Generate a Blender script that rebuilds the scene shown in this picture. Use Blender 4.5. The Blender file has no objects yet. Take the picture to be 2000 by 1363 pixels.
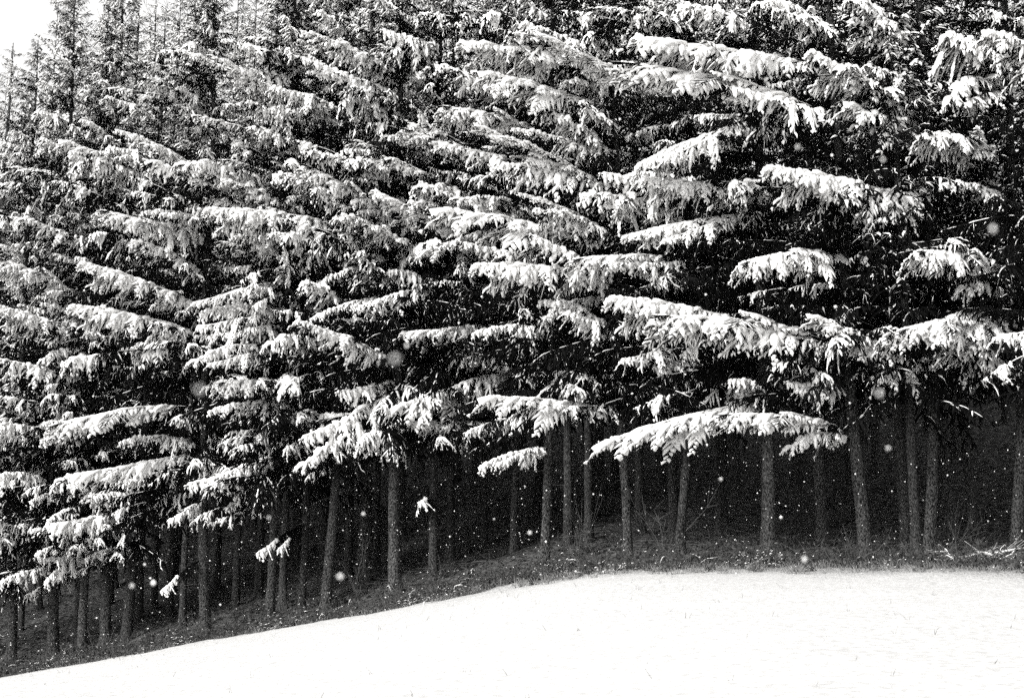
import bpy, math, random
import numpy as np
from mathutils import Matrix, Vector

# ------------------------------------------------------------------ camera
SC = bpy.context.scene
COL = SC.collection
F, CX, CY = 2777.8, 1000.0, 681.5            # photo pixels, 50 mm lens on 36 mm film
PITCH = math.radians(10.0)
CAM = np.array([0.0, 0.0, 1.6])
cam_d = bpy.data.cameras.new('camera')
cam_d.lens = 50; cam_d.sensor_width = 36; cam_d.clip_end = 3000; cam_d.clip_start = 0.05
cam_d.dof.use_dof = True; cam_d.dof.focus_distance = 30.0; cam_d.dof.aperture_fstop = 4.0
cam = bpy.data.objects.new('camera', cam_d); COL.objects.link(cam)
cam.location = CAM; cam.rotation_euler = (math.pi/2 + PITCH, 0, 0)
SC.camera = cam

# ------------------------------------------------------------------ light: overcast, snowing
SUN_EL, SUN_AZ = math.radians(34), math.radians(226)      # azimuth clockwise from +Y: behind the camera, to its left
world = bpy.data.worlds.new('World'); SC.world = world; world.use_nodes = True
wn, wl = world.node_tree.nodes, world.node_tree.links
wn.clear()
sky = wn.new('ShaderNodeTexSky'); sky.sky_type = 'NISHITA'; sky.sun_disc = False
sky.sun_elevation = SUN_EL; sky.sun_rotation = SUN_AZ; sky.dust_density = 4.0
bw = wn.new('ShaderNodeRGBToBW'); wl.new(sky.outputs[0], bw.inputs[0])
mx = wn.new('ShaderNodeMix'); mx.data_type = 'RGBA'; mx.inputs[0].default_value = 0.75
wl.new(bw.outputs[0], mx.inputs[6]); mx.inputs[7].default_value = (8.05, 8.0, 7.92, 1)   # even cloud cover over the sky
bg = wn.new('ShaderNodeBackground'); bg.inputs[1].default_value = 0.066
wl.new(mx.outputs[2], bg.inputs[0])
wo = wn.new('ShaderNodeOutputWorld'); wl.new(bg.outputs[0], wo.inputs[0])
sun_d = bpy.data.lights.new('sun', 'SUN'); sun_d.energy = 2.5; sun_d.angle = math.radians(24); sun_d.color = (1, 0.995, 0.98)
sun = bpy.data.objects.new('sun', sun_d); COL.objects.link(sun)
sdir = Vector((math.sin(SUN_AZ)*math.cos(SUN_EL), math.cos(SUN_AZ)*math.cos(SUN_EL), math.sin(SUN_EL)))
sun.rotation_euler = sdir.to_track_quat('Z', 'Y').to_euler()
vs = SC.view_settings
vs.view_transform = 'Standard'; vs.look = 'None'; vs.gamma = 1.0; vs.use_curve_mapping = False
vs.exposure = 1.3
SC.cycles.max_bounces = 3; SC.cycles.diffuse_bounces = 2; SC.cycles.glossy_bounces = 1
SC.cycles.use_denoising = False; SC.cycles.use_adaptive_sampling = True; SC.cycles.adaptive_threshold = 0.05
SC.cycles.volume_bounces = 0
HAZE = 0.00006

rng = np.random.default_rng(7)
random.seed(7)

# ------------------------------------------------------------------ helpers
def unproject(u, v, Y):
    a, b = (u - CX)/F, -(v - CY)/F
    dy = math.cos(PITCH) - b*math.sin(PITCH); dz = math.sin(PITCH) + b*math.cos(PITCH)
    k = Y/dy
    return np.array([a*k, Y, CAM[2] + dz*k])

def project(p):
    x, y, z = p[0], p[1], p[2] - CAM[2]
    d = y*math.cos(PITCH) + z*math.sin(PITCH)
    h = -y*math.sin(PITCH) + z*math.cos(PITCH)
    return CX + F*x/d, CY - F*h/d

def fbm2(x, y, seed=0, octaves=4):
    """cheap smooth noise from summed sines, good enough for ground relief"""
    if (seed, octaves) not in _fb:
        r = np.random.default_rng(seed); a = 1.0; f = 1.0; w = []
        for _ in range(octaves):
            for _k in range(3):
                th = r.uniform(0, 6.283); ph = r.uniform(0, 6.283); ff = f*r.uniform(0.7, 1.3)
                w.append((a/3, math.cos(th)*ff, math.sin(th)*ff, ph))
            a *= 0.5; f *= 2.1
        _fb[(seed, octaves)] = w
    out = 0.0
    for a, c, d, ph in _fb[(seed, octaves)]: out = out + a*np.sin(x*c + y*d + ph)
    return out
_fb = {}
def cross(a, b):
    a = np.asarray(a); b = np.asarray(b)
    if a.ndim == 1 and b.ndim == 1:
        return np.array([a[1]*b[2] - a[2]*b[1], a[2]*b[0] - a[0]*b[2], a[0]*b[1] - a[1]*b[0]])
    return np.stack([a[..., 1]*b[..., 2] - a[..., 2]*b[..., 1], a[..., 2]*b[..., 0] - a[..., 0]*b[..., 2], a[..., 0]*b[..., 1] - a[..., 1]*b[..., 0]], -1)

# the line where the snow field meets the trees: photo pixel and distance
EDGE_PX = [(-2600, 1700, 62), (-1200, 1540, 52), (-300, 1372, 42.5), (0, 1330, 39), (200, 1298, 37), (400, 1262, 35.5), (700, 1205, 33),
           (900, 1163, 31.3), (1000, 1143, 30.5), (1120, 1120, 29.6), (1250, 1109, 28.8), (1500, 1106, 27.3), (1750, 1112, 26.1), (1986, 1120, 25),
           (2600, 1150, 22), (3600, 1180, 18), (5000, 1210, 15)]
_e = np.array([unproject(*p) for p in EDGE_PX])
_e = _e[np.argsort(_e[:, 0])]
def _sm(x, k):
    x = np.asarray(x, float); s = 0
    for o in (-1.2, -0.6, 0, 0.6, 1.2): s = s + np.interp(x + o, _e[:, 0], _e[:, k])
    return s/5
def edge_y(x): return _sm(x, 1)
def edge_z(x): return _sm(x, 2)
def ground(x, y):
    x = np.asarray(x, float); y = np.asarray(y, float)
    ye, ze = edge_y(x), edge_z(x)
    t = np.clip(y/ye, -1.5, 1.0)
    d = np.clip(y - ye, 0, None)
    rise = np.interp(x, [-20, -14, -4, 9, 14], [0.27, 0.27, 0.20, 0.13, 0.13])
    z = ze*t + rise*np.clip(d, 0, 40) + np.clip(0.32 - rise, 0, 1)*np.clip(d - 9, 0, 40) + 0.12*np.clip(d - 45, 0, None)
    z = z + 0.05*fbm2(x*0.5, y*0.5, 3) * np.clip(1 - np.abs(d - 0)/200, 0, 1)
    z = z + 0.06*fbm2(x*1.7, y*1.7, 4)*np.clip(d/2, 0, 1)
    return z
def ground_hit(u, v):
    """where the ray through a pixel meets the forest floor"""
    Ys = np.arange(18, 80, 0.05)
    q = unproject(u, v, 1.0) - CAM
    xs = q[0]*Ys; zs = CAM[2] + q[2]*Ys
    ok = (Ys > edge_y(xs) + 0.25) & (zs <= ground(xs, Ys))
    k = int(np.argmax(ok)) if ok.any() else len(Ys) - 1
    return np.array([xs[k], Ys[k], zs[k]])

class MB:
    """collects vertices, quads and triangles, then links them as one mesh"""
    def __init__(s): s.v = []; s.q = []; s.t = []; s.n = 0
    def add(s, verts, faces):
        """faces: (quads, tris) arrays, or a plain list of quads"""
        verts = np.asarray(verts, float)
        q, t = faces if isinstance(faces, tuple) else (np.asarray(faces), None)
        s.v.append(verts)
        if q is not None and len(q): s.q.append(q + s.n)
        if t is not None and len(t): s.t.append(t + s.n)
        s.n += len(verts)
    def mesh(s, name, mat, smooth=True):
        me = bpy.data.meshes.new(name)
        vv = np.concatenate(s.v).astype(np.float32)
        q = np.concatenate(s.q) if s.q else np.zeros((0, 4), int); t = np.concatenate(s.t) if s.t else np.zeros((0, 3), int)
        me.vertices.add(len(vv)); me.vertices.foreach_set('co', vv.ravel())
        loops = np.concatenate([q.ravel(), t.ravel()]).astype(np.int32)
        me.loops.add(len(loops)); me.loops.foreach_set('vertex_index', loops)
        me.polygons.add(len(q) + len(t))
        me.polygons.foreach_set('loop_start', np.concatenate([np.arange(len(q))*4, len(q)*4 + np.arange(len(t))*3]).astype(np.int32))
        if mat: me.materials.append(mat)
        me.update(calc_edges=True)
        me.polygons.foreach_set('use_smooth', np.full(len(me.polygons), smooth))
        return me
    def obj(s, name, mat, parent=None, smooth=True):
        return link(name, s.mesh(name, mat, smooth), parent)

def link(name, data, parent=None, matrix=None):
    o = bpy.data.objects.new(name, data); COL.objects.link(o)
    if parent is not None: o.parent = parent
    if matrix is not None: o.matrix_basis = matrix
    return o
def tag(o, label=None, cat=None, group=None, kind=None):
    if label: o['label'] = label
    if cat: o['category'] = cat
    if group: o['group'] = group
    if kind: o['kind'] = kind
    return o

_tube_faces = {}
def tube_faces(n, k):
    key = (n, k)
    if key not in _tube_faces:
        f = []
        for i in range(n - 1):
            for j in range(k):
                a = i*k + j; b = i*k + (j + 1) % k
                f.append((a, b, b + k, a + k))
        t = [(0, j + 1, j) for j in range(1, k - 1)] + [((n - 1)*k, (n - 1)*k + j, (n - 1)*k + j + 1) for j in range(1, k - 1)]
        _tube_faces[key] = (np.array(f), np.array(t))
    return _tube_faces[key]
def tube(P, R, k=6, flat=1.0, lift=0.0, up=(0, 0, 1), jit=0.0, r=None):
    """tube along P with radii R; flat<1 squashes it along 'up', lift raises it by lift*R"""
    P = np.asarray(P, float); R = np.asarray(R, float); n = len(P)
    T = np.gradient(P, axis=0); T /= np.linalg.norm(T, axis=1)[:, None] + 1e-9
    U = np.tile(np.asarray(up, float), (n, 1))
    N = U - T*np.sum(U*T, 1)[:, None]
    ln = np.linalg.norm(N, axis=1)
    bad = ln < 0.15
    if bad.any():
        U2 = np.array([0.3, 0.95, 0.1]); N[bad] = U2 - T[bad]*(T[bad]@U2)[:, None]
    N /= np.linalg.norm(N, axis=1)[:, None] + 1e-9
    B = cross(T, N)
    a = np.arange(k)*2*math.pi/k
    rr = R[:, None]*np.ones((1, k))
    if jit and r is not None: rr = rr*(1 + jit*r.uniform(-1, 1, (n, k)))
    V = P[:, None] + N[:, None]*(np.cos(a)[None, :, None]*rr[..., None]*flat + lift*R[:, None, None]) + B[:, None]*(np.sin(a)[None, :, None]*rr[..., None])
    return V.reshape(-1, 3), tube_faces(n, k)

# ------------------------------------------------------------------ materials (procedural, neutral: a black-and-white place)
def mat_base(name, rough=1.0):
    m = bpy.data.materials.new(name); m.use_nodes = True
    nt = m.node_tree; b = nt.nodes['Principled BSDF']
    b.inputs['Roughness'].default_value = rough
    b.inputs['Specular IOR Level'].default_value = 0.1
    return m, nt, b
def grey(v): return (v*1.006, v, v*0.988, 1)
def noise_mat(name, lo, hi, scale, detail=6, stretch=(1, 1, 1), bump=0.0, bump_dist=0.02, contrast=(0.3, 0.7), rough=1.0, rand=0.0, coord='Object'):
    m, nt, b = mat_base(name, rough)
    N, L = nt.nodes, nt.links
    tc = N.new('ShaderNodeTexCoord'); mp = N.new('ShaderNodeMapping'); mp.inputs['Scale'].default_value = stretch
    L.new(tc.outputs[coord], mp.inputs[0])
    nz = N.new('ShaderNodeTexNoise'); nz.inputs['Scale'].default_value = scale; nz.inputs['Detail'].default_value = detail
    L.new(mp.outputs[0], nz.inputs['Vector'])
    cr = N.new('ShaderNodeValToRGB')
    cr.color_ramp.elements[0].position = contrast[0]; cr.color_ramp.elements[0].color = grey(lo)
    cr.color_ramp.elements[1].position = contrast[1]; cr.color_ramp.elements[1].color = grey(hi)
    L.new(nz.outputs[0], cr.inputs[0])
    out = cr.outputs[0]
    if rand:
        oi = N.new('ShaderNodeObjectInfo'); mr = N.new('ShaderNodeMapRange')
        mr.inputs[3].default_value = 1 - rand; mr.inputs[4].default_value = 1 + rand
        L.new(oi.outputs['Random'], mr.inputs[0])
        vm = N.new('ShaderNodeVectorMath'); vm.operation = 'SCALE'
        L.new(out, vm.inputs[0]); L.new(mr.outputs[0], vm.inputs['Scale']); out = vm.outputs[0]
    L.new(out, b.inputs['Base Color'])
    if bump:
        bp = N.new('ShaderNodeBump'); bp.inputs['Strength'].default_value = bump; bp.inputs['Distance'].default_value = bump_dist
        L.new(nz.outputs[0], bp.inputs['Height']); L.new(bp.outputs[0], b.inputs['Normal'])
    return m
M_SNOW = noise_mat('fresh_snow', 0.74, 0.9, 26, 5, bump=0.5, bump_dist=0.03, contrast=(0.25, 0.6))
def field_snow():
    m, nt, b = mat_base('field_snow'); N, L = nt.nodes, nt.links
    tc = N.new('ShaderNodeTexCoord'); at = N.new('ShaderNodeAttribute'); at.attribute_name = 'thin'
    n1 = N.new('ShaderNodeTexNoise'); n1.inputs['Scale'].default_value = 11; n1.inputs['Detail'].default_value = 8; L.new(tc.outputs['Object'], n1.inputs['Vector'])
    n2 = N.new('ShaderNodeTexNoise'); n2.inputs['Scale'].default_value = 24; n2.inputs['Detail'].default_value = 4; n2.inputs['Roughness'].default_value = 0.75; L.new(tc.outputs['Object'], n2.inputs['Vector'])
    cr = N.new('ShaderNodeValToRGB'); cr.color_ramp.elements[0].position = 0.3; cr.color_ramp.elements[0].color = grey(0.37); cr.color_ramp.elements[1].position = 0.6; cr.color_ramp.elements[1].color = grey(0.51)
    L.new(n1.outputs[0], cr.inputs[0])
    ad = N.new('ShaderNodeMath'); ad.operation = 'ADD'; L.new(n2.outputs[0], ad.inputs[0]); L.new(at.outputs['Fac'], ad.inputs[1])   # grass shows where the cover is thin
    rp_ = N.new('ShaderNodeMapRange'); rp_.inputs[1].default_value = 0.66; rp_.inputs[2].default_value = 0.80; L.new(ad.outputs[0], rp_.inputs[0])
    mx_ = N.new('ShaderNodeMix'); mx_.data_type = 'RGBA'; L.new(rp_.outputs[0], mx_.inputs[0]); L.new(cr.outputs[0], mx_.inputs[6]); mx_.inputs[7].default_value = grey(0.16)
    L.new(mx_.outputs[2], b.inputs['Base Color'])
    bp = N.new('ShaderNodeBump'); bp.inputs['Strength'].default_value = 0.6; bp.inputs['Distance'].default_value = 0.03
    L.new(n1.outputs[0], bp.inputs['Height']); L.new(bp.outputs[0], b.inputs['Normal'])
    return m
M_FIELD = field_snow()
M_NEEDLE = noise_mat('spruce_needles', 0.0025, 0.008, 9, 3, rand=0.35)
M_BARK = noise_mat('spruce_bark', 0.007, 0.125, 40, 10, stretch=(1, 1, 0.5), bump=1.0, bump_dist=0.05, contrast=(0.4, 0.66), rand=0.3)
M_TWIG = noise_mat('bare_twigs', 0.06, 0.14, 20, 3)
M_DEAD = noise_mat('weathered_dead_wood', 0.2, 0.45, 25, 6, bump=0.4)
M_FLOOR = noise_mat('needle_litter_dusted_with_snow', 0.007, 0.18, 7, 12, stretch=(1, 1.6, 1), bump=0.8, bump_dist=0.05, contrast=(0.42, 0.74))
M_LEAF = noise_mat('bramble_leaves', 0.03, 0.09, 8, 3)
M_STRAW = noise_mat('dry_grass_stems', 0.06, 0.34, 10, 3)
M_FLAKE = noise_mat('snowflake', 0.85, 0.9, 5, 1)

# ------------------------------------------------------------------ ground
def axis_steps(lo, hi, fine_lo, fine_hi, fine, grow=1.25):
    s = list(np.arange(fine_lo, fine_hi + 1e-6, fine))
    st = fine; p = fine_hi
    while p < hi: st *= grow; p += st; s.append(p)
    st = fine; p = fine_lo
    while p > lo: st *= grow; p -= st; s.insert(0, p)
    return np.array(s)
def grid_faces(nx, ny):
    i, j = np.meshgrid(np.arange(nx - 1), np.arange(ny - 1), indexing='ij')
    a = (i*ny + j).ravel()
    return np.stack([a, a + ny, a + ny + 1, a + 1], 1)
gx = axis_steps(-200, 200, -26, 24, 0.4); gy = axis_steps(-200, 200, 10, 75, 0.4)
X, Y = np.meshgrid(gx, gy, indexing='ij')
Z = ground(X, Y)
snow_side = np.clip((edge_y(X) - Y)/0.5, 0, 1)
Z = Z - 0.10*snow_side                                          # the soil lies under the snow
m = MB(); m.add(np.stack([X, Y, Z], -1).reshape(-1, 3), grid_faces(len(gx), len(gy)))
o = m.obj('forest_floor', M_FLOOR); tag(o, 'dark forest floor of litter thinly dusted with snow under the trees', 'ground', kind='structure')

sx = axis_steps(-190, 190, -24, 22, 0.16, 1.3)
tt = np.concatenate([np.linspace(-1.4, 0.2, 12), np.linspace(0.24, 0.9, 70), np.linspace(0.905, 1.0, 60)])
ey = edge_y(sx) + 0.30*fbm2(sx*0.9, 0*sx, 11) + 0.22*fbm2(sx*4.2, 0*sx, 12, 4)
SNOW_EDGE = (sx, ey)
V = np.zeros((len(sx), len(tt), 3))
for j, t in enumerate(tt):
    yy = t*ey
    V[:, j, 0] = sx; V[:, j, 1] = yy
    rel = 0.035*fbm2(sx*0.35, yy*0.35, 21) + 0.012*fbm2(sx*2.1, yy*2.6, 22) + 0.006*fbm2(sx*7, yy*9, 23)
    rel = rel + np.exp(-(ey - yy)/0.7)*(0.05*fbm2(sx*3.1, yy*2.0, 24) + 0.03*fbm2(sx*9.0, yy*6.0, 25, 3))
    fall = np.clip((ey - yy)/0.22, 0, 1)
    V[:, j, 2] = ground(sx, yy) + rel*np.clip((ey - yy)/0.5, 0.4, 1) - 0.06 + 0.12*np.sqrt(fall)
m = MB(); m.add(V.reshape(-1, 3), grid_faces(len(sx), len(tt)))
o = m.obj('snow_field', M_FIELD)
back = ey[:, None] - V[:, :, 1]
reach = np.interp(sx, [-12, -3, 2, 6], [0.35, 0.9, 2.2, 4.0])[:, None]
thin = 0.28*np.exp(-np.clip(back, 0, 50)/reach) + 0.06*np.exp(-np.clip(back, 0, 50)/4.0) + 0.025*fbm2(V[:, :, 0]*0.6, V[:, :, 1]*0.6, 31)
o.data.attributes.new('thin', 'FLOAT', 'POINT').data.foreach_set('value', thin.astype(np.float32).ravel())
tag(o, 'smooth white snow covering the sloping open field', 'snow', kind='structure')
def snow_edge(x): return np.interp(x, *SNOW_EDGE)

# ------------------------------------------------------------------ spruce branches
L0 = 3.0
def branch_axis(t, arch, wig, ph):
    t = np.asarray(t, float)
    return np.stack([t*L0, wig*np.sin(t*5 + ph), arch*L0*4*t*(1 - t) + 0.03*np.sin(t*9 + ph)*t], -1)
def build_branch(nb, sb, r, arch=0.05, snow=1.0, width=0.8, nsec=46, ter=True, wig=0.06, start=0.1, M=None, hang=1.0, bare=0.0):
    """needles into nb, snow into sb. x runs from trunk to tip, z up. snow 0..1.2 = load."""
    def put(mb, V, Fc):
        if M is not None: V = V@M[:3, :3].T + M[:3, 3]
        mb.add(V, Fc)
    ph = r.uniform(0, 6)
    tA = np.linspace(0, 1, 13 if ter else 7)
    A = branch_axis(tA, arch, wig, ph)
    put(nb, *tube(A, np.interp(tA, [0, 1], [0.032, 0.007]), 4))
    if sb is not None:
        # ridge of snow along the axis, broken into runs
        t0 = start + bare + (0 if snow > 0.8 else 0.1)
        while t0 < 0.99:
            run = r.uniform(0.18, 0.5)*(1 if snow > 0.8 else 0.35); t1 = min(1.01, t0 + run)
            n = max(4, int((t1 - t0)*(34 if ter else 14)))
            tr = np.linspace(t0, t1, n)
            rad = ((0.020 + 0.036*snow) if snow > 0.8 else (0.012 + 0.034*snow))*(1 - 0.45*tr)*(0.5 + 0.9*r.random(n))*np.interp(tr, [0, 0.3, 0.5], [0.3, 0.7, 1])
            rad[0] *= 0.35; rad[-1] *= 0.35
            put(sb, *tube(branch_axis(tr, arch, wig, ph), rad, 7 if ter else 5, flat=0.75, lift=0.5, jit=0.25, r=r))
            t0 = t1 + (0.0 if snow > 0.8 else r.uniform(0.01, 0.13))
    side = 1
    clump = r.uniform(0, 6.28)
    lo_, am_ = (0.95, 0.4) if snow > 0.8 else (0.5, 0.75)
    loads = np.clip(lo_ + am_*np.sin(np.linspace(0, r.uniform(8, 15), nsec) + clump) + r.normal(0, 0.3, nsec), 0, 1.25)
    for i in range(nsec):
        t = start + (1 - start)*(i + r.uniform(-0.45, 0.45))/nsec
        t = min(max(t, start), 0.995)
        side = -side
        p0 = branch_axis(t, arch, wig, ph)
        prof = (0.35 + 0.65*min(1, (t - start)/0.25))*(1 - t)**0.5 + 0.12
        ln = width*prof*(0.30 + 0.95*r.random()**1.3)                    # very uneven lengths: separate pointed fronds
        fw = math.radians(r.uniform(28, 64)*(1 - 0.3*t))
        d0 = np.array([math.cos(fw), side*math.sin(fw), r.uniform(-0.35, 0.12)])
        drop = hang*r.uniform(0.25, 1.25)
        if r.random() < 0.15: d0[1] *= 0.35; drop *= 1.3; ln *= 0.7        # some hang straight down
        n = 5 if ter else 4
        s = np.linspace(0, 1, n)
        P = p0 + d0*(s*ln)[:, None]*(1 - 0.22*s[:, None]*min(drop, 1.5)) + np.array([0, 0, -1.0])*(s**1.7*ln*drop*0.7)[:, None]
        put(nb, *blade_pair(P, 0.04 if ter else 0.07, r))
        load = snow*loads[i]*(1 if ter else 1.25)
        has = sb is not None and t > start + bare and r.random() < (0.35 if snow > 0.3 else 0.08) + 0.75*load
        up_ = (0.15, side*0.45, 1)
        if has:
            s1 = r.uniform(0.7, 1.0)
            ns = 6 if ter else 4
            ss = np.linspace(0.02, s1, ns)
            Q = np.stack([np.interp(ss, s, P[:, k]) for k in range(3)], -1)
            rad = (0.010 + (0.044 if ter else 0.06)*load)*np.interp(ss/s1, [0, 0.25, 0.7, 1], [0.6, 1.0, 0.9, 0.15])*(0.6 + 0.8*r.random(ns))
            put(sb, *tube(Q, rad, 6 if ter else 5, flat=0.7, lift=0.55, up=up_, jit=0.3, r=r))
        if not ter: continue
        nt_ = max(4, int(ln/0.055)); sd = 1
        nrm = np.array([0.1, side*0.9, 0.8])
        for q in range(nt_):
            sq = min(0.97, max(0.05, (q + 0.5 + r.uniform(-0.3, 0.3))/nt_))
            sd = -sd
            b0 = np.array([np.interp(sq, s, P[:, k]) for k in range(3)])
            tang = P[-1] - P[-2] if sq > 0.6 else P[2] - P[1]; tang = tang/np.linalg.norm(tang)
            lat = cross(tang, nrm); lat /= np.linalg.norm(lat) + 1e-6
            dd = tang*r.uniform(0.7, 1.1) + lat*sd*r.uniform(0.35, 0.85) + np.array([0, 0, -r.uniform(0.05, 0.4)*hang])
            dd /= np.linalg.norm(dd)
            if r.random() < 0.12: continue
            l2 = (0.05 + 0.40*ln*(1 - sq)**0.8)*r.uniform(0.45, 1.35)
            W = b0 + dd*(_S3*l2)[:, None] + np.array([0, 0, -1.0])*(_S3**2*l2*0.18)[:, None]
            put(nb, *blade_pair(W, 0.030, r))
            if has and r.random() < 0.35 + 0.55*load:
                rad = (0.008 + 0.023*load)*np.array([0.8, 1.1, 0.15])*r.uniform(0.7, 1.35)
                put(sb, *tube(W, rad, 5, flat=0.7, lift=0.6, up=up_, jit=0.25, r=r))
            elif sb is not None and r.random() < 0.04 + 0.14*snow and t > start + bare:
                put(sb, *tube(W, np.array([0.006, 0.010, 0.003])*r.uniform(0.7, 1.5), 4, flat=0.7, lift=0.8))
_S3 = np.array([0, 0.55, 1.0])

def blade_pair(P, w, r):
    """two crossing ragged strips along P: a twig thick with needles"""
    P = np.asarray(P); n = len(P)
    T = P[-1] - P[0]; T = T/(np.linalg.norm(T) + 1e-9)
    a = cross(T, [0.2, 0.1, 0.97]); a /= np.linalg.norm(a) + 1e-9
    b = cross(T, a)
    prof = _prof[n]
    k = w*0.5*prof*(0.6 + 0.8*r.random((4, n)))[:, :]
    V = np.concatenate([P + a*k[0][:, None], P - a*k[1][:, None], P + b*k[2][:, None], P - b*k[3][:, None]])
    return V, _bf[n]
_prof = {n: np.interp(np.linspace(0, 1, n), [0, 0.3, 0.8, 1], [0.5, 1, 0.9, 0.12]) for n in range(2, 8)}
_bf = {n: np.array([(o + i, o + i + 1, o + n + i + 1, o + n + i) for o in (0, 2*n) for i in range(n - 1)]) for n in range(2, 8)}

def branch_set(specs):
    out = []
    for k, sp in enumerate(specs):
        r = np.random.default_rng(100 + 17*k + int(sp.get('snow', 1)*1000))
        nb, sb = MB(), MB()
        build_branch(nb, sb, r, **sp)
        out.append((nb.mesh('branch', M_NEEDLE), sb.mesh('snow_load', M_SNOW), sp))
    return out
HEAVY = branch_set([dict(arch=a, snow=s, width=w, hang=h, nsec=40) for a, s, w, h in
                    ((0.02, 1.0, 0.80, 1.0), (0.07, 1.15, 0.85, 1.1), (0.11, 1.0, 0.75, 1.2), (0.04, 0.9, 0.95, 0.9), (0.00, 1.1, 0.70, 1.25), (0.09, 0.9, 0.9, 1.0))])
BROAD = branch_set([dict(arch=a, snow=s, width=w, hang=h, nsec=54) for a, s, w, h in ((0.03, 1.05, 1.3, 0.95), (0.06, 1.15, 1.25, 1.1), (0.09, 1.08, 1.4, 0.85), (0.01, 1.12, 1.2, 1.0))])
LONE = branch_set([dict(arch=0.03, snow=1.15, width=0.8, hang=1.0, nsec=34, bare=0.5)])
MEDIUM = branch_set([dict(arch=a, snow=s, width=w, hang=h, nsec=38) for a, s, w, h in
                     ((0.03, 0.62, 0.75, 1.0), (0.08, 0.55, 0.85, 1.1), (0.05, 0.7, 0.7, 1.2), (0.10, 0.5, 0.8, 0.9), (0.01, 0.6, 0.9, 1.1))])
LIGHT = branch_set([dict(arch=a, snow=s, width=w, hang=h, nsec=36, bare=0.15) for a, s, w, h in
                    ((0.03, 0.16, 0.8, 1.0), (0.07, 0.10, 0.9, 1.1), (0.05, 0.2, 0.75, 1.2), (0.0, 0.06, 0.85, 1.0))])

def frame(root, tip, wscale, roll=0.0):
    d = Vector(tip) - Vector(root); ln = d.length; x = d.normalized()
    y = Vector((0, 0, 1)).cross(x)
    y = y.normalized() if y.length > 1e-3 else Vector((0, 1, 0))
    z = x.cross(y)
    R = Matrix((x, y, z)).transposed().to_4x4()
    return Matrix.Translation(root) @ R @ Matrix.Rotation(roll, 4, 'X') @ Matrix.Diagonal((ln/L0, wscale, wscale, 1))
N_BR = 0
def add_branch(tree, root, tip, proto, wscale=1.0, roll=0.0):
    """a branch of this tree, its snow a sub-part; root and tip in world space"""
    global N_BR
    nm, sm, sp = proto
    off = tree.location
    Mx = frame(Vector(root) - off, Vector(tip) - off, wscale, roll)
    b = link('branch', nm, tree, Mx)
    tag(link('snow_load', sm, b), kind='stuff')
    N_BR += 1
    return b

# ------------------------------------------------------------------ trunks and inner crowns
def trunk_mesh(H, r0, lean=(0, 0), seed=0, stubs=14, crown_base=3.0):
    r = np.random.default_rng(seed)
    hs = np.concatenate([[-0.35, -0.1, 0.05, 0.15, 0.3, 0.5], np.linspace(0.8, 5, 16), np.linspace(5.6, H, 14)])
    k = 12
    rad = r0*(1 - (np.clip(hs, 0, H)/H))**0.85 + 0.012
    flare = 1 + 0.55*np.exp(-np.clip(hs, 0, None)/0.16) + 0.12*np.exp(-np.clip(hs, 0, None)/0.8)
    rad = rad*flare
    bend = np.clip(hs, 0, 4) + np.clip(hs - 4, 0, None)*0.15
    P = np.stack([lean[0]*bend + 0.035*np.sin(hs*0.8 + r.uniform(0, 6))*np.clip(hs/2, 0, 1), lean[1]*bend + 0.03*np.sin(hs*0.7 + r.uniform(0, 6))*np.clip(hs/2, 0, 1), hs], -1)
    a = np.arange(k)*2*math.pi/k
    rr = rad[:, None]*(1 + 0.10*r.uniform(-1, 1, (len(hs), k)) + 0.16*np.sin(a*3 + r.uniform(0, 6))[None, :]*np.exp(-np.clip(hs, 0, None)/0.3)[:, None])
    V = np.stack([P[:, None, 0] + rr*np.cos(a), P[:, None, 1] + rr*np.sin(a), np.tile(hs[:, None], (1, k))], -1).reshape(-1, 3)
    m = MB(); m.add(V, tube_faces(len(hs), k))
    for i in range(stubs):                                         # dead twigs and stubs below the crown
        h = r.uniform(1.0, crown_base + 2.5); az = r.uniform(0, 6.28); ln = r.uniform(0.08, 0.25) if r.random() < 0.5 else r.uniform(0.4, 1.1)
        c = np.array([np.interp(h, hs, P[:, 0]), np.interp(h, hs, P[:, 1]), h])
        d = np.array([math.cos(az), math.sin(az), r.uniform(-0.35, 0.25)])
        s = np.linspace(0, 1, 4)
        Q = c + d*(s*ln + 0.05)[:, None] + np.array([0, 0, -0.18])*(s**2*ln)[:, None] + r.normal(0, 0.02, (4, 3))*s[:, None]
        m.add(*tube(Q, np.interp(s, [0, 1], [0.014, 0.004]), 4))
    ax = (hs, P)
    return m.mesh('trunk', M_BARK), ax
def local_frame(h, az, el, ln, ws):
    d = Vector((math.cos(az)*math.cos(el), math.sin(az)*math.cos(el), math.sin(el)))
    return np.array(frame(Vector((0, 0, h)), Vector((0, 0, h)) + d*ln, ws))
def crown_mesh(seed, H, base, R, snow, dens, needle_name, snow_name, top_power=0.8):
    """a whole crown of simple branches in one mesh, and its snow in another"""
    r = np.random.default_rng(seed); nb, sb = MB(), MB()
    h = base
    while h < H - 0.25:
        f = (h - base)/(H - base)
        for q in range(dens if f < 0.6 or snow < 0.3 else dens - 1):
            az = r.uniform(0, 6.283); ln = (R*(1 - f)**top_power + 0.18)*r.uniform(0.6, 1.15)
            el = math.radians(-14 + 42*f + r.normal(0, 8))
            s = snow*(0.2 + 1.2*f)*r.uniform(0.4, 1.3)
            build_branch(nb, sb if s > 0.12 else None, r, arch=r.uniform(0, 0.09), snow=min(s, 1.15), width=0.8, nsec=17, ter=False, wig=0.05,
                         M=local_frame(h + r.uniform(-0.15, 0.15), az, el, ln, 0.16 + 0.58*ln/R), hang=1.0)
        h += 0.30 + 0.16*(1 - f)
    return nb.mesh(needle_name, M_NEEDLE), sb.mesh(snow_name, M_SNOW)

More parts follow.
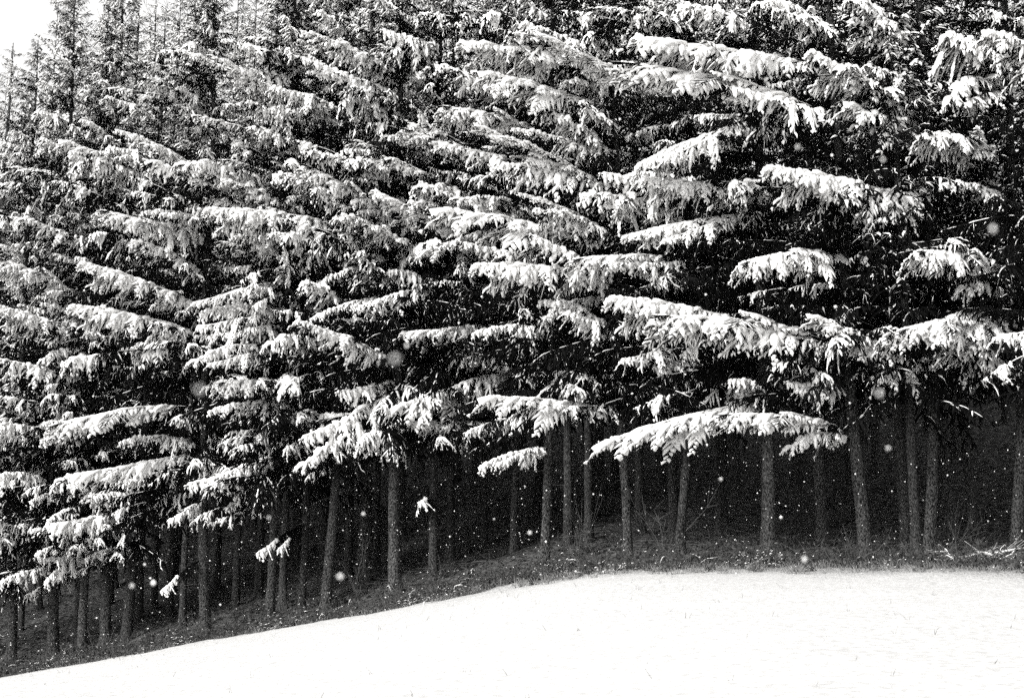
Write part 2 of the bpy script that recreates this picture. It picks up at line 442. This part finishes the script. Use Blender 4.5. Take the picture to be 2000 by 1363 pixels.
CROWN_H = 18.0
INNER = [crown_mesh(300 + i, CROWN_H, 3.3, 1.7, 0.2, 5, 'inner_crown', 'snow_dusting', 0.7) for i in range(3)]
REAR = [crown_mesh(340 + i, CROWN_H, 3.6, 2.3, s, 5, 'crown', 'snow_load', 0.68) for i, s in enumerate((0.6, 0.75, 0.95))]

# edge row: base pixel, trunk width in pixels, pixel the trunk leans to, height, label
ORD = ['first', 'second', 'third', 'fourth', 'fifth', 'sixth', 'seventh', 'eighth', 'ninth', 'tenth', 'eleventh', 'twelfth', 'thirteenth', 'fourteenth',
       'fifteenth', 'sixteenth', 'seventeenth', 'eighteenth', 'nineteenth', 'twentieth', 'twenty-first', 'twenty-second']
EDGE_TREES = [  # u, v, width, u_top, v_top, height
    (2140, 1100, 28, 2140, 870, 18.5), (1985, 1085, 28, 1990, 870, 19), (1815, 1086, 27, 1822, 800, 18.5), (1692, 1090, 32, 1672, 870, 19), (1502, 1088, 34, 1497, 890, 18.5), (1327, 1085, 22, 1341, 890, 18),
    (1227, 1098, 22, 1218, 890, 18.5), (1062, 1112, 23, 1072, 900, 19), (1004, 1078, 18, 1006, 920, 18), (845, 1140, 22, 849, 930, 18.5), (772, 1160, 31, 772, 940, 19.5),
    (636, 1195, 25, 650, 980, 19), (588, 1192, 17, 597, 990, 18), (525, 1218, 21, 534, 1080, 19), (402, 1240, 26, 398, 1060, 20), (246, 1252, 24, 264, 1080, 17.2),
    (207, 1262, 26, 203, 1080, 20), (160, 1276, 21, 168, 1090, 18), (104, 1289, 27, 102, 1100, 19.6), (22, 1302, 24, 24, 1100, 18.3), (-110, 1322, 26, -108, 1100, 18.5)]
NORMAL_AZ = math.atan2(-0.86, -0.51)                                # out of the wood, towards the open field
trees = []
for i, (u, v, w, ut, vt, H) in enumerate(EDGE_TREES):
    p = ground_hit(u, v)
    q = unproject(ut, vt, p[1])
    lean = ((q[0] - p[0])/max(0.5, q[2] - p[2]), random.uniform(-0.01, 0.01))
    r0 = 0.365*w/F*p[1]
    e = link('spruce_tree', None); e.location = p; e.empty_display_size = 0.3
    tm, ax = trunk_mesh(H, r0, lean, 500 + i)
    link('trunk', tm, e)
    c, cs = INNER[i % 3]
    Mx = Matrix.Translation((lean[0]*4.2, 0, 0)) @ Matrix.Rotation(random.uniform(0, 6.28), 4, 'Z') @ Matrix.Diagonal((1, 1, H/CROWN_H, 1))
    ic = link('inner_crown', c, e, Mx); tag(link('snow_dusting', cs, ic), kind='stuff')
    trees.append(dict(e=e, p=p, H=H, ax=ax, u=u, i=i))
    if i == 0: lab = 'tall edge spruce standing just past the pile of dead branches'
    elif i == 1: lab = 'tall edge spruce rising behind the pile of dead branches'
    else: lab = 'snow-laden edge spruce, %s trunk along the field edge from the dead branch pile' % ORD[i - 2]
    tag(e, lab, 'tree', 'spruces along the field edge')

def trunk_at(t, z):
    """trunk axis point at world height z"""
    hs, P = t['ax']; h = z - t['p'][2]
    return np.array([t['p'][0] + np.interp(h, hs, P[:, 0]), t['p'][1] + np.interp(h, hs, P[:, 1]), z])

# the boughs that stand out in the photograph: tip pixel, inner pixel, hang in pixels, load
H_, M_, L_ = HEAVY, MEDIUM, LIGHT
BOUGHS = [
 # over the brush pile and towards the open end
 (1250, 78, 1540, 125, 95, H_), (1340, 122, 1430, 128, 45, H_), (1225, 130, 1600, 225, 80, H_), (1425, 170, 1610, 230, 60, H_), (1252, 322, 1410, 258, 60, H_),
 (1265, 350, 1500, 400, 65, H_), (1175, 342, 1255, 352, 50, H_), (1508, 330, 1700, 388, 90, H_), (1722, 402, 1798, 372, 55, H_), (1225, 462, 1400, 432, 45, H_),
 (1452, 520, 1660, 506, 75, H_), (1540, 505, 1650, 505, 70, H_), (1125, 510, 1230, 512, 50, H_), (1795, 498, 1985, 545, 85, H_), (1870, 570, 1985, 600, 60, H_), (1200, 585, 1460, 650, 90, H_), (1290, 625, 1520, 665, 90, H_),
 (1215, 706, 1320, 688, 45, H_), (1280, 722, 1372, 700, 45, H_), (1580, 615, 1690, 680, 60, H_), (1735, 660, 1905, 632, 75, H_), (1760, 650, 1890, 640, 60, H_), (1840, 640, 1955, 715, 80, H_), (1708, 735, 1815, 705, 70, H_), (1880, 690, 1985, 730, 60, H_),
 (1425, 750, 1512, 785, 55, H_), (1535, 748, 1612, 756, 35, H_), (1165, 866, 1400, 802, 60, H_), (1240, 850, 1430, 800, 55, H_), (1410, 815, 1640, 842, 65, H_), (1530, 880, 1690, 862, 40, H_),
 (1590, 105, 1690, 215, 85, H_), (1700, 130, 1765, 225, 75, H_), (1665, 35, 1745, 118, 60, H_), (1570, 28, 1625, 75, 50, H_), (1855, 70, 1985, 160, 110, H_), (1845, 205, 1930, 180, 60, H_), (1810, 265, 1985, 330, 90, H_), (1838, 365, 1985, 400, 50, H_),
 (1650, 200, 1720, 270, 80, H_), (1920, 60, 2000, 110, 80, H_), (1950, 660, 2040, 650, 60, H_), (1140, 385, 1270, 420, 60, H_),
 (1240, 40, 1330, 62, 50, H_), (1330, 18, 1480, 70, 60, H_), (1470, 12, 1560, 42, 45, H_), (1180, 18, 1260, 50, 45, M_), (1650, 5, 1705, 55, 50, H_), (1915, 15, 2000, 60, 50, M_),
 # middle
 (905, 85, 1150, 125, 70, H_), (1030, 48, 1215, 185, 70, H_), (940, 140, 1150, 205, 65, H_), (870, 214, 1045, 268, 65, H_), (868, 285, 1060, 345, 55, H_), (980, 320, 1145, 362, 60, H_), (1085, 225, 1180, 300, 75, H_),
 (808, 368, 890, 405, 50, H_), (850, 408, 1145, 468, 80, H_), (818, 492, 905, 470, 40, H_), (935, 520, 1155, 548, 75, H_), (760, 530, 865, 552, 45, H_), (700, 600, 805, 575, 40, H_),
 (1055, 592, 1155, 645, 60, H_), (790, 652, 925, 640, 45, H_), (925, 655, 1065, 656, 45, H_), (885, 706, 1015, 742, 50, H_), (940, 775, 1195, 802, 65, H_), (760, 797, 915, 756, 60, H_), (808, 826, 1005, 832, 55, H_),
 (940, 916, 1025, 888, 35, H_), (1020, 912, 1062, 880, 25, H_), (590, 862, 775, 762, 50, H_), (660, 770, 780, 745, 45, H_), (500, 250, 620, 330, 60, H_), (600, 330, 745, 440, 65, H_), (720, 240, 855, 285, 55, M_), (660, 200, 780, 240, 55, M_),
 (470, 548, 600, 515, 45, M_), (410, 410, 640, 442, 60, H_), (480, 258, 565, 295, 50, M_), (690, 490, 740, 560, 55, M_), (1100, 800, 1195, 800, 40, M_), (1140, 70, 1200, 100, 50, M_), (760, 100, 880, 160, 60, M_), (820, 30, 930, 70, 60, M_), (1100, 20, 1260, 70, 60, M_), (940, 30, 1040, 70, 60, M_),
 # towards the low end of the edge
 (200, 416, 420, 492, 55, H_), (165, 516, 375, 602, 60, H_), (145, 600, 400, 662, 65, H_), (0, 510, 160, 600, 60, H_), (0, 600, 155, 665, 55, H_), (-20, 700, 145, 742, 45, H_), (-20, 772, 125, 795, 45, M_), (-30, 830, 100, 850, 50, H_),
 (395, 616, 535, 610, 45, H_), (378, 594, 465, 570, 35, H_), (365, 712, 475, 694, 35, H_), (580, 630, 705, 685, 50, H_), (515, 678, 625, 690, 50, H_), (430, 752, 565, 762, 55, H_), (410, 806, 605, 800, 45, H_), (105, 835, 370, 800, 60, H_),
 (135, 932, 370, 888, 50, H_), (185, 972, 275, 965, 40, H_), (95, 1030, 265, 994, 55, H_), (72, 1086, 145, 1064, 30, H_), (90, 1142, 175, 1085, 30, H_), (0, 1142, 85, 1116, 30, H_), (365, 952, 465, 908, 45, H_), (375, 1022, 475, 984, 35, M_), (-20, 935, 75, 945, 40, H_), (-20, 1020, 80, 1028, 40, M_),
 (430, 870, 560, 860, 40, M_), (600, 936, 662, 908, 20, M_), (250, 380, 420, 440, 50, M_), (0, 420, 180, 480, 50, M_), (0, 330, 170, 400, 50, M_), (280, 310, 440, 400, 50, M_), (120, 710, 330, 690, 45, M_), (545, 460, 690, 470, 50, M_),
]
ISOLATED = [(500, 1082, 560, 1034, 27), (313, 1156, 378, 1096, 24), (815, 984, 848, 978, 32)]
def trunk_u(t, v):
    """pixel column of a trunk at a pixel row"""
    z = unproject(t['u'], v, t['p'][1])[2]
    return project(trunk_at(t, z))[0]
def place_bough(ut, vt, ui, vi, hang, protos, r, stretch=None):
    best = None
    for t in trees:
        tu = trunk_u(t, vi)
        d = tu - ui
        cost = d if d >= -12 else 60 - 3*d
        if best is None or cost < best[0]: best = (cost, t, tu)
    _, t, tu = best
    s = (vi - vt)/max(40.0, ui - ut) if ui > ut else 0.0
    va = vi + np.clip(s, -0.3, 0.55)*max(0.0, tu - ui)*0.8
    Yt = t['p'][1]
    za = unproject(tu, va, Yt)[2]
    top = t['p'][2] + t['H']*0.97
    root = trunk_at(t, min(za, top))
    dx = abs(tu - ut)/F*Yt
    out = np.clip(0.75*dx + r.uniform(0.3, 0.8), 0.9, 2.6)               # towards the field
    tip = unproject(ut, vt, Yt - out)
    frac = np.clip((ui - ut)/max(30.0, tu - ut), 0.35, 1.0)
    pr = protos[r.integers(len(protos))]
    if protos is HEAVY and (hang/F*Yt > 0.66 or np.linalg.norm(tip - root) > 3.6): pr = BROAD[r.integers(len(BROAD))]   # big boughs carry more, not larger, twigs
    ws = (hang/F*Yt)/(0.72*pr[2]['width'])*0.98
    add_branch(t['e'], root, tip, pr, float(np.clip(ws, 0.45, 1.35)), r.uniform(-0.2, 0.2))
    if frac < 0.7:                                                      # a second spray fills out a long bough near its tip
        ws = ws*pr[2]['width']/0.8
        mid = root + (tip - root)*0.45 + np.array([0.1, -0.1, 0.06])
        add_branch(t['e'], root*0.999 + mid*0.001, mid + (tip - root)*0.42 + np.array([r.uniform(-0.1, 0.3), r.uniform(-0.3, 0.1), r.uniform(-0.25, -0.05)]), protos[r.integers(len(protos))], float(np.clip(ws*0.75, 0.4, 1.05)), r.uniform(-0.3, 0.3))
rb = np.random.default_rng(55)
for b in BOUGHS: place_bough(*b, rb)
for k in range(120):                                                    # the many slanting sprays of the upper crowns
    ut = rb.uniform(-20, 1050); vt = rb.uniform(40, 480)
    if vt < np.interp(ut, [0, 150, 400, 700], [230, 150, 60, 10]): continue
    l = rb.uniform(70, 170)*np.interp(ut, [0, 1200], [0.8, 1.15])
    place_bough(ut, vt, ut + l, vt + l*rb.uniform(0.2, 0.62), rb.uniform(28, 52), HEAVY if rb.random() < 0.6 else MEDIUM, rb)
for ut, vt, ui, vi, h in ISOLATED:
    place_bough(ut, vt, ui, vi, h*1.3, LONE, rb)

# the rest of each edge crown: shorter, less laden boughs in whorls
rf = np.random.default_rng(91)
for t in trees:
    H, p = t['H'], t['p']
    right = np.clip((t['u'] - 500)/900, 0, 1)                              # fuller snow towards the low end
    hb = float(np.interp(t['u'], [0, 300, 450, 600, 1100], [2.5, 2.7, 3.5, 3.8, 3.5])) + (0.9 if t['u'] > 1900 else 0)
    h = hb
    vis_top = min(H - 0.3, (unproject(1000, -60, p[1])[2] - p[2]))
    while h < vis_top:
        f = (h - hb)/(H - hb)
        narrow = 0.62 if t['i'] == 15 else 1.0
        for q in range(4 if f > 0.5 and t['u'] < 900 else 3):
            gap = 1600 < t['u'] < 1900 and f > 0.3                           # a darker, thinner stretch of crown
            if gap and rf.random() < 0.5: continue
            az = NORMAL_AZ + rf.uniform(-1.5, 1.5)
            ln = (2.55*(1 - f)**0.75 + 0.3)*rf.uniform(0.6, 1.05)*narrow
            el = math.radians(-13 + 38*f + rf.normal(0, 7))
            root = trunk_at(t, p[2] + h + rf.uniform(-0.25, 0.25))
            tip = root + ln*np.array([math.cos(az)*math.cos(el), math.sin(az)*math.cos(el), math.sin(el)])
            k = rf.random()
            if right > 0.5: pool = LIGHT if k < 0.72 else MEDIUM if k < 0.92 else HEAVY
            else: pool = (LIGHT if k < 0.5 else MEDIUM if k < 0.82 else HEAVY) if f < 0.5 else (LIGHT if k < 0.32 else MEDIUM if k < 0.72 else HEAVY)
            if gap: pool = LIGHT
            add_branch(t['e'], root, tip, pool[rf.integers(len(pool))], float(np.clip(0.18 + 0.30*ln, 0.22, 1.0)*rf.uniform(0.8, 1.15)), rf.uniform(-0.35, 0.35))
        h += 0.52 if f < 0.6 else 0.38

# ------------------------------------------------------------------ the wood behind
rr = np.random.default_rng(5)
REAR_TRUNKS = [trunk_mesh(CROWN_H, 0.15, (0.012*k - 0.02, 0.0), 700 + k, stubs=26)[0] for k in range(4)]
rear_px = [(945, 1070), (1150, 1058), (1316, 1062), (1405, 1050), (1640, 1022), (1770, 1075), (1792, 1098), (735, 1105), (880, 1095), (300, 1190), (330, 1205), (270, 1212), (75, 1192), (40, 1232), (355, 1228), (460, 1185),
           (552, 1190), (680, 1125), (1560, 1040), (1900, 1060), (1110, 1062), (1250, 1040), (505, 1165), (150, 1225), (215, 1180), (425, 1150)]
rear_px.sort(key=lambda q: -q[1])                                       # nearest to the edge first
gap_seen = {}
spots = [ground_hit(u, v)[:2] for u, v in rear_px]
taken = [t['p'][:2] for t in trees] + list(spots)
tries = 0
while tries < 9000 and len(spots) < 150:
    tries += 1
    x = rr.uniform(-24, 17); d = 1.8 + 24*rr.random()**1.25
    y = float(edge_y(x)) + d
    if abs(x) > 0.47*y + 1.5: continue
    if min((x - a)**2 + (y - b)**2 for a, b in taken) < 2.0**2: continue
    taken.append((x, y)); spots.append((x, y))
for i, (x, y) in enumerate(spots):
    z = float(ground(x, y))
    s = rr.uniform(0.95, 1.2)
    uu = project((x, y, z + CROWN_H))[0]
    if uu < 500: s += 0.12
    vlim = np.interp(uu, [-200, 0, 60, 110, 150, 265, 300, 340, 380, 530, 570, 620, 660], [150, 100, 30, -60, -200, -200, 0, 0, -200, -200, -20, -20, -400])
    while s > 0.6 and project((x, y, z + CROWN_H*s))[1] < vlim: s -= 0.02
    w = rr.uniform(0.65, 1.1) if i >= 26 else rr.uniform(0.5, 0.75)
    e = link('spruce_tree', None); e.location = (x, y, z); e.rotation_euler.z = rr.uniform(0, 6.28); e.empty_display_size = 0.3
    link('trunk', REAR_TRUNKS[i % 4], e, Matrix.Diagonal((w, w, s, 1)))
    c, cs = REAR[int(rr.integers(3))]
    ic = link('crown', c, e, Matrix.Diagonal((1, 1, s, 1))); tag(link('snow_load', cs, ic), kind='stuff')
    lab = 'dim slender spruce deep in the wood, its trunk lost in shade behind the edge rows'
    if project((x, y, z + CROWN_H*s))[1] > 5 and uu < 560: lab = 'slender spruce inside the wood whose thin snowy spire shows above the edge row'
    if i < len(rear_px):                                                # those whose trunks show between the edge trunks
        g = sum(1 for q in EDGE_TREES if q[0] > rear_px[i][0])
        k = gap_seen.get(g, 0); gap_seen[g] = k + 1
        a_, b_ = ('the trunk behind the dead branch pile' if g == 2 else 'the %s edge trunk' % ORD[g - 3]), 'the %s from the dead branch pile' % ORD[g - 2]
        lab = ('slim shaded spruce', 'second slim shaded spruce', 'third slim shaded spruce', 'fourth slim shaded spruce')[k] + ' behind the gap between ' + a_.replace('the ', '', 1) + ' and ' + b_.replace('the ', '', 1).replace(' from the dead branch pile', '')
    tag(e, lab, 'tree', 'spruces inside the wood')

# leafless broadleaf trees whose twigs show against the sky above the low end
def bare_tree(p, H, seed, label):
    r = np.random.default_rng(seed)
    e = link('bare_tree', None); e.location = p
    tk, cr = MB(), MB()
    def grow(mb, a, d, ln, rad, depth):
        n = 5; s = np.linspace(0, 1, n)
        bend = r.normal(0, 0.2, 3)
        P = a + d*(s*ln)[:, None] + bend*(s**2*ln)[:, None]
        mb.add(*tube(P, np.linspace(rad, rad*0.6, n), 5 if rad > 0.02 else 3))
        if depth == 0: return
        for k in range(4 if depth > 1 else 5):
            q = r.uniform(0.35, 1.0); c = np.array([np.interp(q, s, P[:, j]) for j in range(3)])
            nd = d + r.normal(0, 0.45, 3); nd[2] = abs(nd[2])*0.8 + 0.25; nd /= np.linalg.norm(nd)
            grow(cr, c, nd, ln*r.uniform(0.45, 0.7), max(rad*0.5, 0.006), depth - 1)
    grow(tk, np.array([0, 0, -0.3]), np.array([0.02, 0, 1.0]), H*0.5, 0.07, 5)
    tk.obj('trunk', M_TWIG, e); cr.obj('crown', M_TWIG, e)
    return tag(e, label, 'tree', 'leafless trees behind the spruces')
for k, (u, Yd, H, lab) in enumerate(((70, 50, 17.5, 'leafless tree with a haze of fine twigs beside the open sky'), (310, 52, 23, 'tall leafless tree with forked limbs between two spruce tops'),
                                     (640, 50, 23, 'leafless tree with thin twigs among the spruce tops away from the open sky'))):
    p = unproject(u, 1100, Yd); p[2] = float(ground(p[0], p[1]))
    bare_tree(p, H, 900 + k, lab)

# ------------------------------------------------------------------ edge of the wood: undergrowth, grass, fallen wood
ru = np.random.default_rng(33)
lb, ls = MB(), MB()
def leaves(mb, C, sz, r):
    n = len(C); d = r.normal(0, 1, (n, 3)); d /= np.linalg.norm(d, axis=1)[:, None]
    a = cross(d, r.normal(0, 1, (n, 3))); a /= np.linalg.norm(a, axis=1)[:, None]
    sz = sz[:, None]; w = cross(d, a)
    V = np.stack([C - d*sz, C + a*sz*0.45, C + d*sz, C - a*sz*0.45 + 0.2*sz*w], 1).reshape(-1, 3)
    mb.add(V, np.arange(4*n).reshape(n, 4))
for i in range(1700):
    x = ru.uniform(-19, 14); d = abs(ru.normal(0, 0.75)) - 0.30 - 0.9*(ru.random() < 0.25)*ru.random()
    if ru.random() < 0.25: d = ru.uniform(0.3, 4.5)
    y = snow_edge(x) + d; z = float(ground(x, y))
    R = (0.07 + 0.24*ru.random()**1.6)*(1.0 if d < 2 else 0.8); hh = R*ru.uniform(0.7, 1.6)
    nl = int(16 + 90*R); q = ru.normal(0, 0.5, (nl, 3)); q[:, 2] = np.abs(q[:, 2])
    Cn = np.array([x, y, z]) + q*[R, R, hh]
    leaves(lb, Cn, ru.uniform(0.02, 0.055, nl), ru)
    for c in Cn[(ru.random(nl) < (0.30 if d < 0.8 else 0.06)*max(0.0, fbm2(x*2.3, y*2.3, 61))) & (q[:, 2] > 0.25)]:
        ls.add(*tube(c + np.array([[-0.03, 0, 0.0], [0, 0, 0.012], [0.03, 0.01, 0]])*ru.uniform(0.4, 1.3), np.array([0.005, 0.010, 0.004])*ru.uniform(0.4, 1.8), 5, 0.6))
    for k in range(3):                                                   # stalks
        a = np.array([x, y, z]); dd = ru.normal(0, 0.5, 3); dd[2] = 1; s = np.linspace(0, 1, 4)[:, None]
        P = a + dd*s*hh*ru.uniform(0.8, 2.0) + ru.normal(0, 0.03, (4, 3))*s
        lb.add(*tube(P, np.linspace(0.006, 0.003, 4), 3))
for i in range(700):                                                     # arching bramble stems and twigs
    x = ru.uniform(-18, 13)
    if ru.random() > np.interp(x, [-14, -5, 0], [0.3, 0.6, 1]): continue
    y = snow_edge(x) + ru.uniform(-0.45, 1.3); z = float(ground(x, y)); az = ru.uniform(0, 6.28); l = ru.uniform(0.2, 0.7); hh = ru.uniform(0.08, 0.34)
    t5 = np.linspace(0, 1, 6)
    P = np.stack([x + math.cos(az)*l*t5, y + math.sin(az)*l*t5*0.6, z + hh*4*t5*(1 - 0.8*t5)], -1) + ru.normal(0, 0.015, (6, 3))
    lb.add(*tube(P, np.linspace(0.008, 0.004, 6), 3))
    leaves(lb, P[1:] + ru.normal(0, 0.03, (5, 3)), ru.uniform(0.02, 0.05, 5), ru)
    if ru.random() < 0.07: ls.add(*tube(P[1:5], np.array([0.003, 0.010, 0.010, 0.003])*ru.uniform(0.6, 1.5), 4, 0.7, 0.9, jit=0.3, r=ru))
o = lb.obj('undergrowth', M_LEAF, smooth=False); tag(o, 'low dark bramble and leaf litter along the edge of the snow', 'undergrowth', kind='stuff')
s_ = ls.obj('snow_flecks', M_SNOW, o); tag(s_, kind='stuff')

gs = MB()
def stem(mb, x, y, z, h, r, w=0.004):
    dd = np.array([r.normal(0, 0.35), r.normal(0, 0.35), 1.0]); s = np.linspace(0, 1, 4)[:, None]
    P = np.array([x, y, z - 0.03]) + dd*s*h + np.array([r.normal(0, 0.3), r.normal(0, 0.3), -0.2])*(s**2)*h*0.6
    mb.add(*tube(P, np.linspace(w, w*0.4, 4), 3))
for i in range(240):                                                     # lone stalks standing in the field
    y = ru.uniform(9, 33); x = ru.uniform(-0.42, 0.42)*y
    if y > snow_edge(x) - 0.3: continue
    z = float(ground(x, y)) + 0.06
    for k in range(int(ru.integers(1, 4))): stem(gs, x + ru.normal(0, 0.02), y + ru.normal(0, 0.02), z, ru.uniform(0.03, 0.13), ru, ru.uniform(0.002, 0.005))
for i in range(9000):                                                    # dense snow-dusted grass in the strip by the trees
    x = ru.uniform(-18, 13); y = snow_edge(x) - abs(ru.normal(0, 0.55)) + 0.2
    if x < 3 and ru.random() < 0.55: continue
    z = float(ground(x, y)) + 0.05
    stem(gs, x, y, z, ru.uniform(0.03, 0.16), ru, ru.uniform(0.003, 0.007))
for i in range(520):                                                     # tufts at the very edge
    x = ru.uniform(-18, 13)
    if ru.random() > np.interp(x, [-14, -4, 0, 6], [0.35, 0.5, 1, 1]): continue
    y = snow_edge(x) - ru.uniform(-0.3, 0.5) - (1.8*ru.random()**2 if x > 0 else 0); z = float(ground(x, y)) + 0.03; hh = ru.uniform(0.08, 0.24)
    for k in range(int(ru.integers(10, 26))): stem(gs, x + ru.normal(0, 0.07), y + ru.normal(0, 0.07), z, hh*ru.uniform(0.5, 1.1), ru, ru.uniform(0.004, 0.008))
o = gs.obj('dry_grass', M_STRAW); tag(o, 'thin dry grass stalks poking up through the snow', 'grass', kind='stuff')

fs = MB()
for i in range(2600):
    x = ru.uniform(-20, 14); y = float(edge_y(x)) + ru.uniform(0.2, 14); z = float(ground(x, y))
    az = ru.uniform(0, 6.28); l = ru.uniform(0.15, 0.9)
    P = np.array([[0, 0, 0.02], [0.5, 0.04*ru.normal(), 0.05 + 0.05*ru.random()], [1, 0, 0.02 + 0.06*ru.random()]])
    P[:, 0] *= l; R_ = np.array([[math.cos(az), math.sin(az), 0], [-math.sin(az), math.cos(az), 0], [0, 0, 1]])
    fs.add(*tube(P@R_ + [x, y, z], [0.01, 0.008, 0.004], 3))
o = fs.obj('fallen_twigs', M_TWIG); tag(o, 'scatter of thin fallen twigs on the forest floor', 'twigs', kind='stuff')

# pile of dead branches
pp = ground_hit(1915, 1098)
pile = link('brush_pile', None); pile.location = pp
tag(pile, 'tangled pile of pale dead branches lying at the edge of the snow', 'brush pile')
rp = np.random.default_rng(12)
for k in range(15):
    m = MB(); sn = MB()
    a = np.array([rp.uniform(-0.55, 0.5), rp.uniform(-0.35, 0.4), rp.uniform(0.0, 0.18)])
    az = rp.uniform(0, 6.28); l = rp.uniform(0.5, 1.25)
    d = np.array([math.cos(az), math.sin(az)*0.5, rp.uniform(-0.02, 0.45)]); s = np.linspace(0, 1, 6)
    P = a + d*((s - 0.35)*l)[:, None] + rp.normal(0, 0.03, (6, 3)); P[:, 2] = np.clip(P[:, 2], 0.03, None)
    rad = rp.uniform(0.012, 0.026)
    m.add(*tube(P, np.linspace(rad, rad*0.4, 6), 6))
    sn.add(*tube(P[1:5], np.array([0.4, 1, 1, 0.4])*rad*1.1, 5, 0.6, 0.9))
    for q in range(4):
        c = P[int(rp.integers(1, 5))]; dd = d/np.linalg.norm(d) + rp.normal(0, 0.6, 3); dd[2] = abs(dd[2])*0.6
        s2 = np.linspace(0, 1, 4)[:, None]
        Q = c + dd*s2*rp.uniform(0.15, 0.4) + rp.normal(0, 0.015, (4, 3))*s2
        m.add(*tube(Q, np.linspace(rad*0.5, rad*0.2, 4), 4))
    b = m.obj('dead_branch', M_DEAD, pile); sn.obj('snow_strip', M_SNOW, b)

# bare saplings inside the edge
def sapling(u, v, h, seed, lab):
    r = np.random.default_rng(seed); p = ground_hit(u, v)
    m = MB()
    n = int(r.integers(4, 7))
    for k in range(n):
        d = np.array([r.normal(0, 0.4), r.normal(0, 0.3), 1.0]); s = np.linspace(0, 1, 6)
        P = d*(s*h*r.uniform(0.6, 1.1))[:, None] + np.array([r.normal(0, 0.2), r.normal(0, 0.2), 0])*(s**2)[:, None]
        P[0, 2] = -0.05
        m.add(*tube(P, np.linspace(0.010, 0.003, 6), 4))
        for q in range(5):
            c = P[int(r.integers(2, 6))]; dd = d + r.normal(0, 0.5, 3); s2 = np.linspace(0, 1, 4)[:, None]
            m.add(*tube(c + dd*s2*r.uniform(0.2, 0.45), np.linspace(0.006, 0.002, 4), 3))
    o = m.obj('bare_sapling', M_TWIG); o.location = p; tag(o, lab, 'sapling', 'bare saplings')
sapling(1296, 1090, 1.0, 41, 'forked bare sapling between the fourth and fifth trunks from the dead branch pile')
sapling(700, 1170, 1.5, 42, 'spreading bare sapling between the ninth and tenth trunks from the dead branch pile')
sapling(1130, 1095, 0.9, 43, 'small bare sapling beside the sixth trunk from the dead branch pile')
sapling(1860, 1085, 0.8, 44, 'short bare sapling next to the dead branch pile')

# ------------------------------------------------------------------ falling snow
rs = np.random.default_rng(77)
fl = MB()
OCT = np.array([[1, 0, 0], [-1, 0, 0], [0, 1, 0], [0, -1, 0], [0, 0, 1], [0, 0, -1]], float)
OF = [(0, 2, 4), (2, 1, 4), (1, 3, 4), (3, 0, 4), (2, 0, 5), (1, 2, 5), (3, 1, 5), (0, 3, 5)]; OF = np.array(OF)
def flake(c, sz): fl.add(c + OCT*sz*rs.uniform(0.7, 1.3, (6, 1)), (None, OF))
n = 0
while n < 7000:
    y = 31*rs.random()**(1/2.2) + 4.0
    x = rs.uniform(-0.44, 0.44)*y; z = rs.uniform(-0.3, 17)
    g = float(ground(x, y))
    if z < g + 0.1 or y > float(edge_y(x)) - 0.2 or z > 1.6 + 0.5*y + 1: continue
    flake(np.array([x, y, z]), rs.uniform(0.003, 0.0085)); n += 1
for u, v, d, sz in ((1035, 1040, 4, 5), (665, 1125, 2.4, 4.5), (710, 1003, 4, 4), (1408, 935, 4, 5), (1525, 1010, 6, 7), (1735, 875, 2.5, 4), (1718, 768, 1.6, 3.5), (1940, 447, 1.6, 3.5), (1558, 287, 2.4, 3.5),
                    (1725, 312, 2.2, 3.5), (1572, 1092, 2.6, 5), (795, 675, 2.6, 3.5), (385, 255, 2.2, 3), (450, 110, 2, 3), (1030, 160, 1.4, 4), (258, 1143, 3, 4), (525, 1010, 3, 3.5), (1170, 300, 4, 4), (770, 700, 1.2, 3), (390, 760, 1.2, 3)):
    flake(unproject(u, v, d), sz/1000)
o = fl.obj('falling_snow', M_FLAKE, smooth=False); tag(o, 'loose white snowflakes falling through the air', 'snowfall', kind='stuff')
# ------------------------------------------------------------------ air thick with fine snow
hz = bpy.data.materials.new('snowy_air'); hz.use_nodes = True
hn = hz.node_tree.nodes; hn.clear()
pv = hn.new('ShaderNodeVolumePrincipled'); pv.inputs['Color'].default_value = grey(0.92); pv.inputs['Density'].default_value = HAZE
ho = hn.new('ShaderNodeOutputMaterial'); hz.node_tree.links.new(pv.outputs[0], ho.inputs['Volume'])
gz = [v.co.z for n_ in ('forest_floor', 'snow_field') for v in bpy.data.objects[n_].data.vertices]
m = MB(); c8 = np.array([(x, y, z) for x in (-320, 320) for y in (-320, 320) for z in (min(gz) - 1, max(max(gz), 45) + 1)], float)
m.add(c8, [(0, 1, 3, 2), (4, 6, 7, 5), (0, 4, 5, 1), (2, 3, 7, 6), (0, 2, 6, 4), (1, 5, 7, 3)])
o = m.obj('haze', hz, smooth=False); tag(o, 'pale air thick with fine falling snow', 'haze', kind='stuff')
print('branches', N_BR, 'objects', len(bpy.data.objects), 'tris', sum(len(me.polygons)*2 for me in bpy.data.meshes))
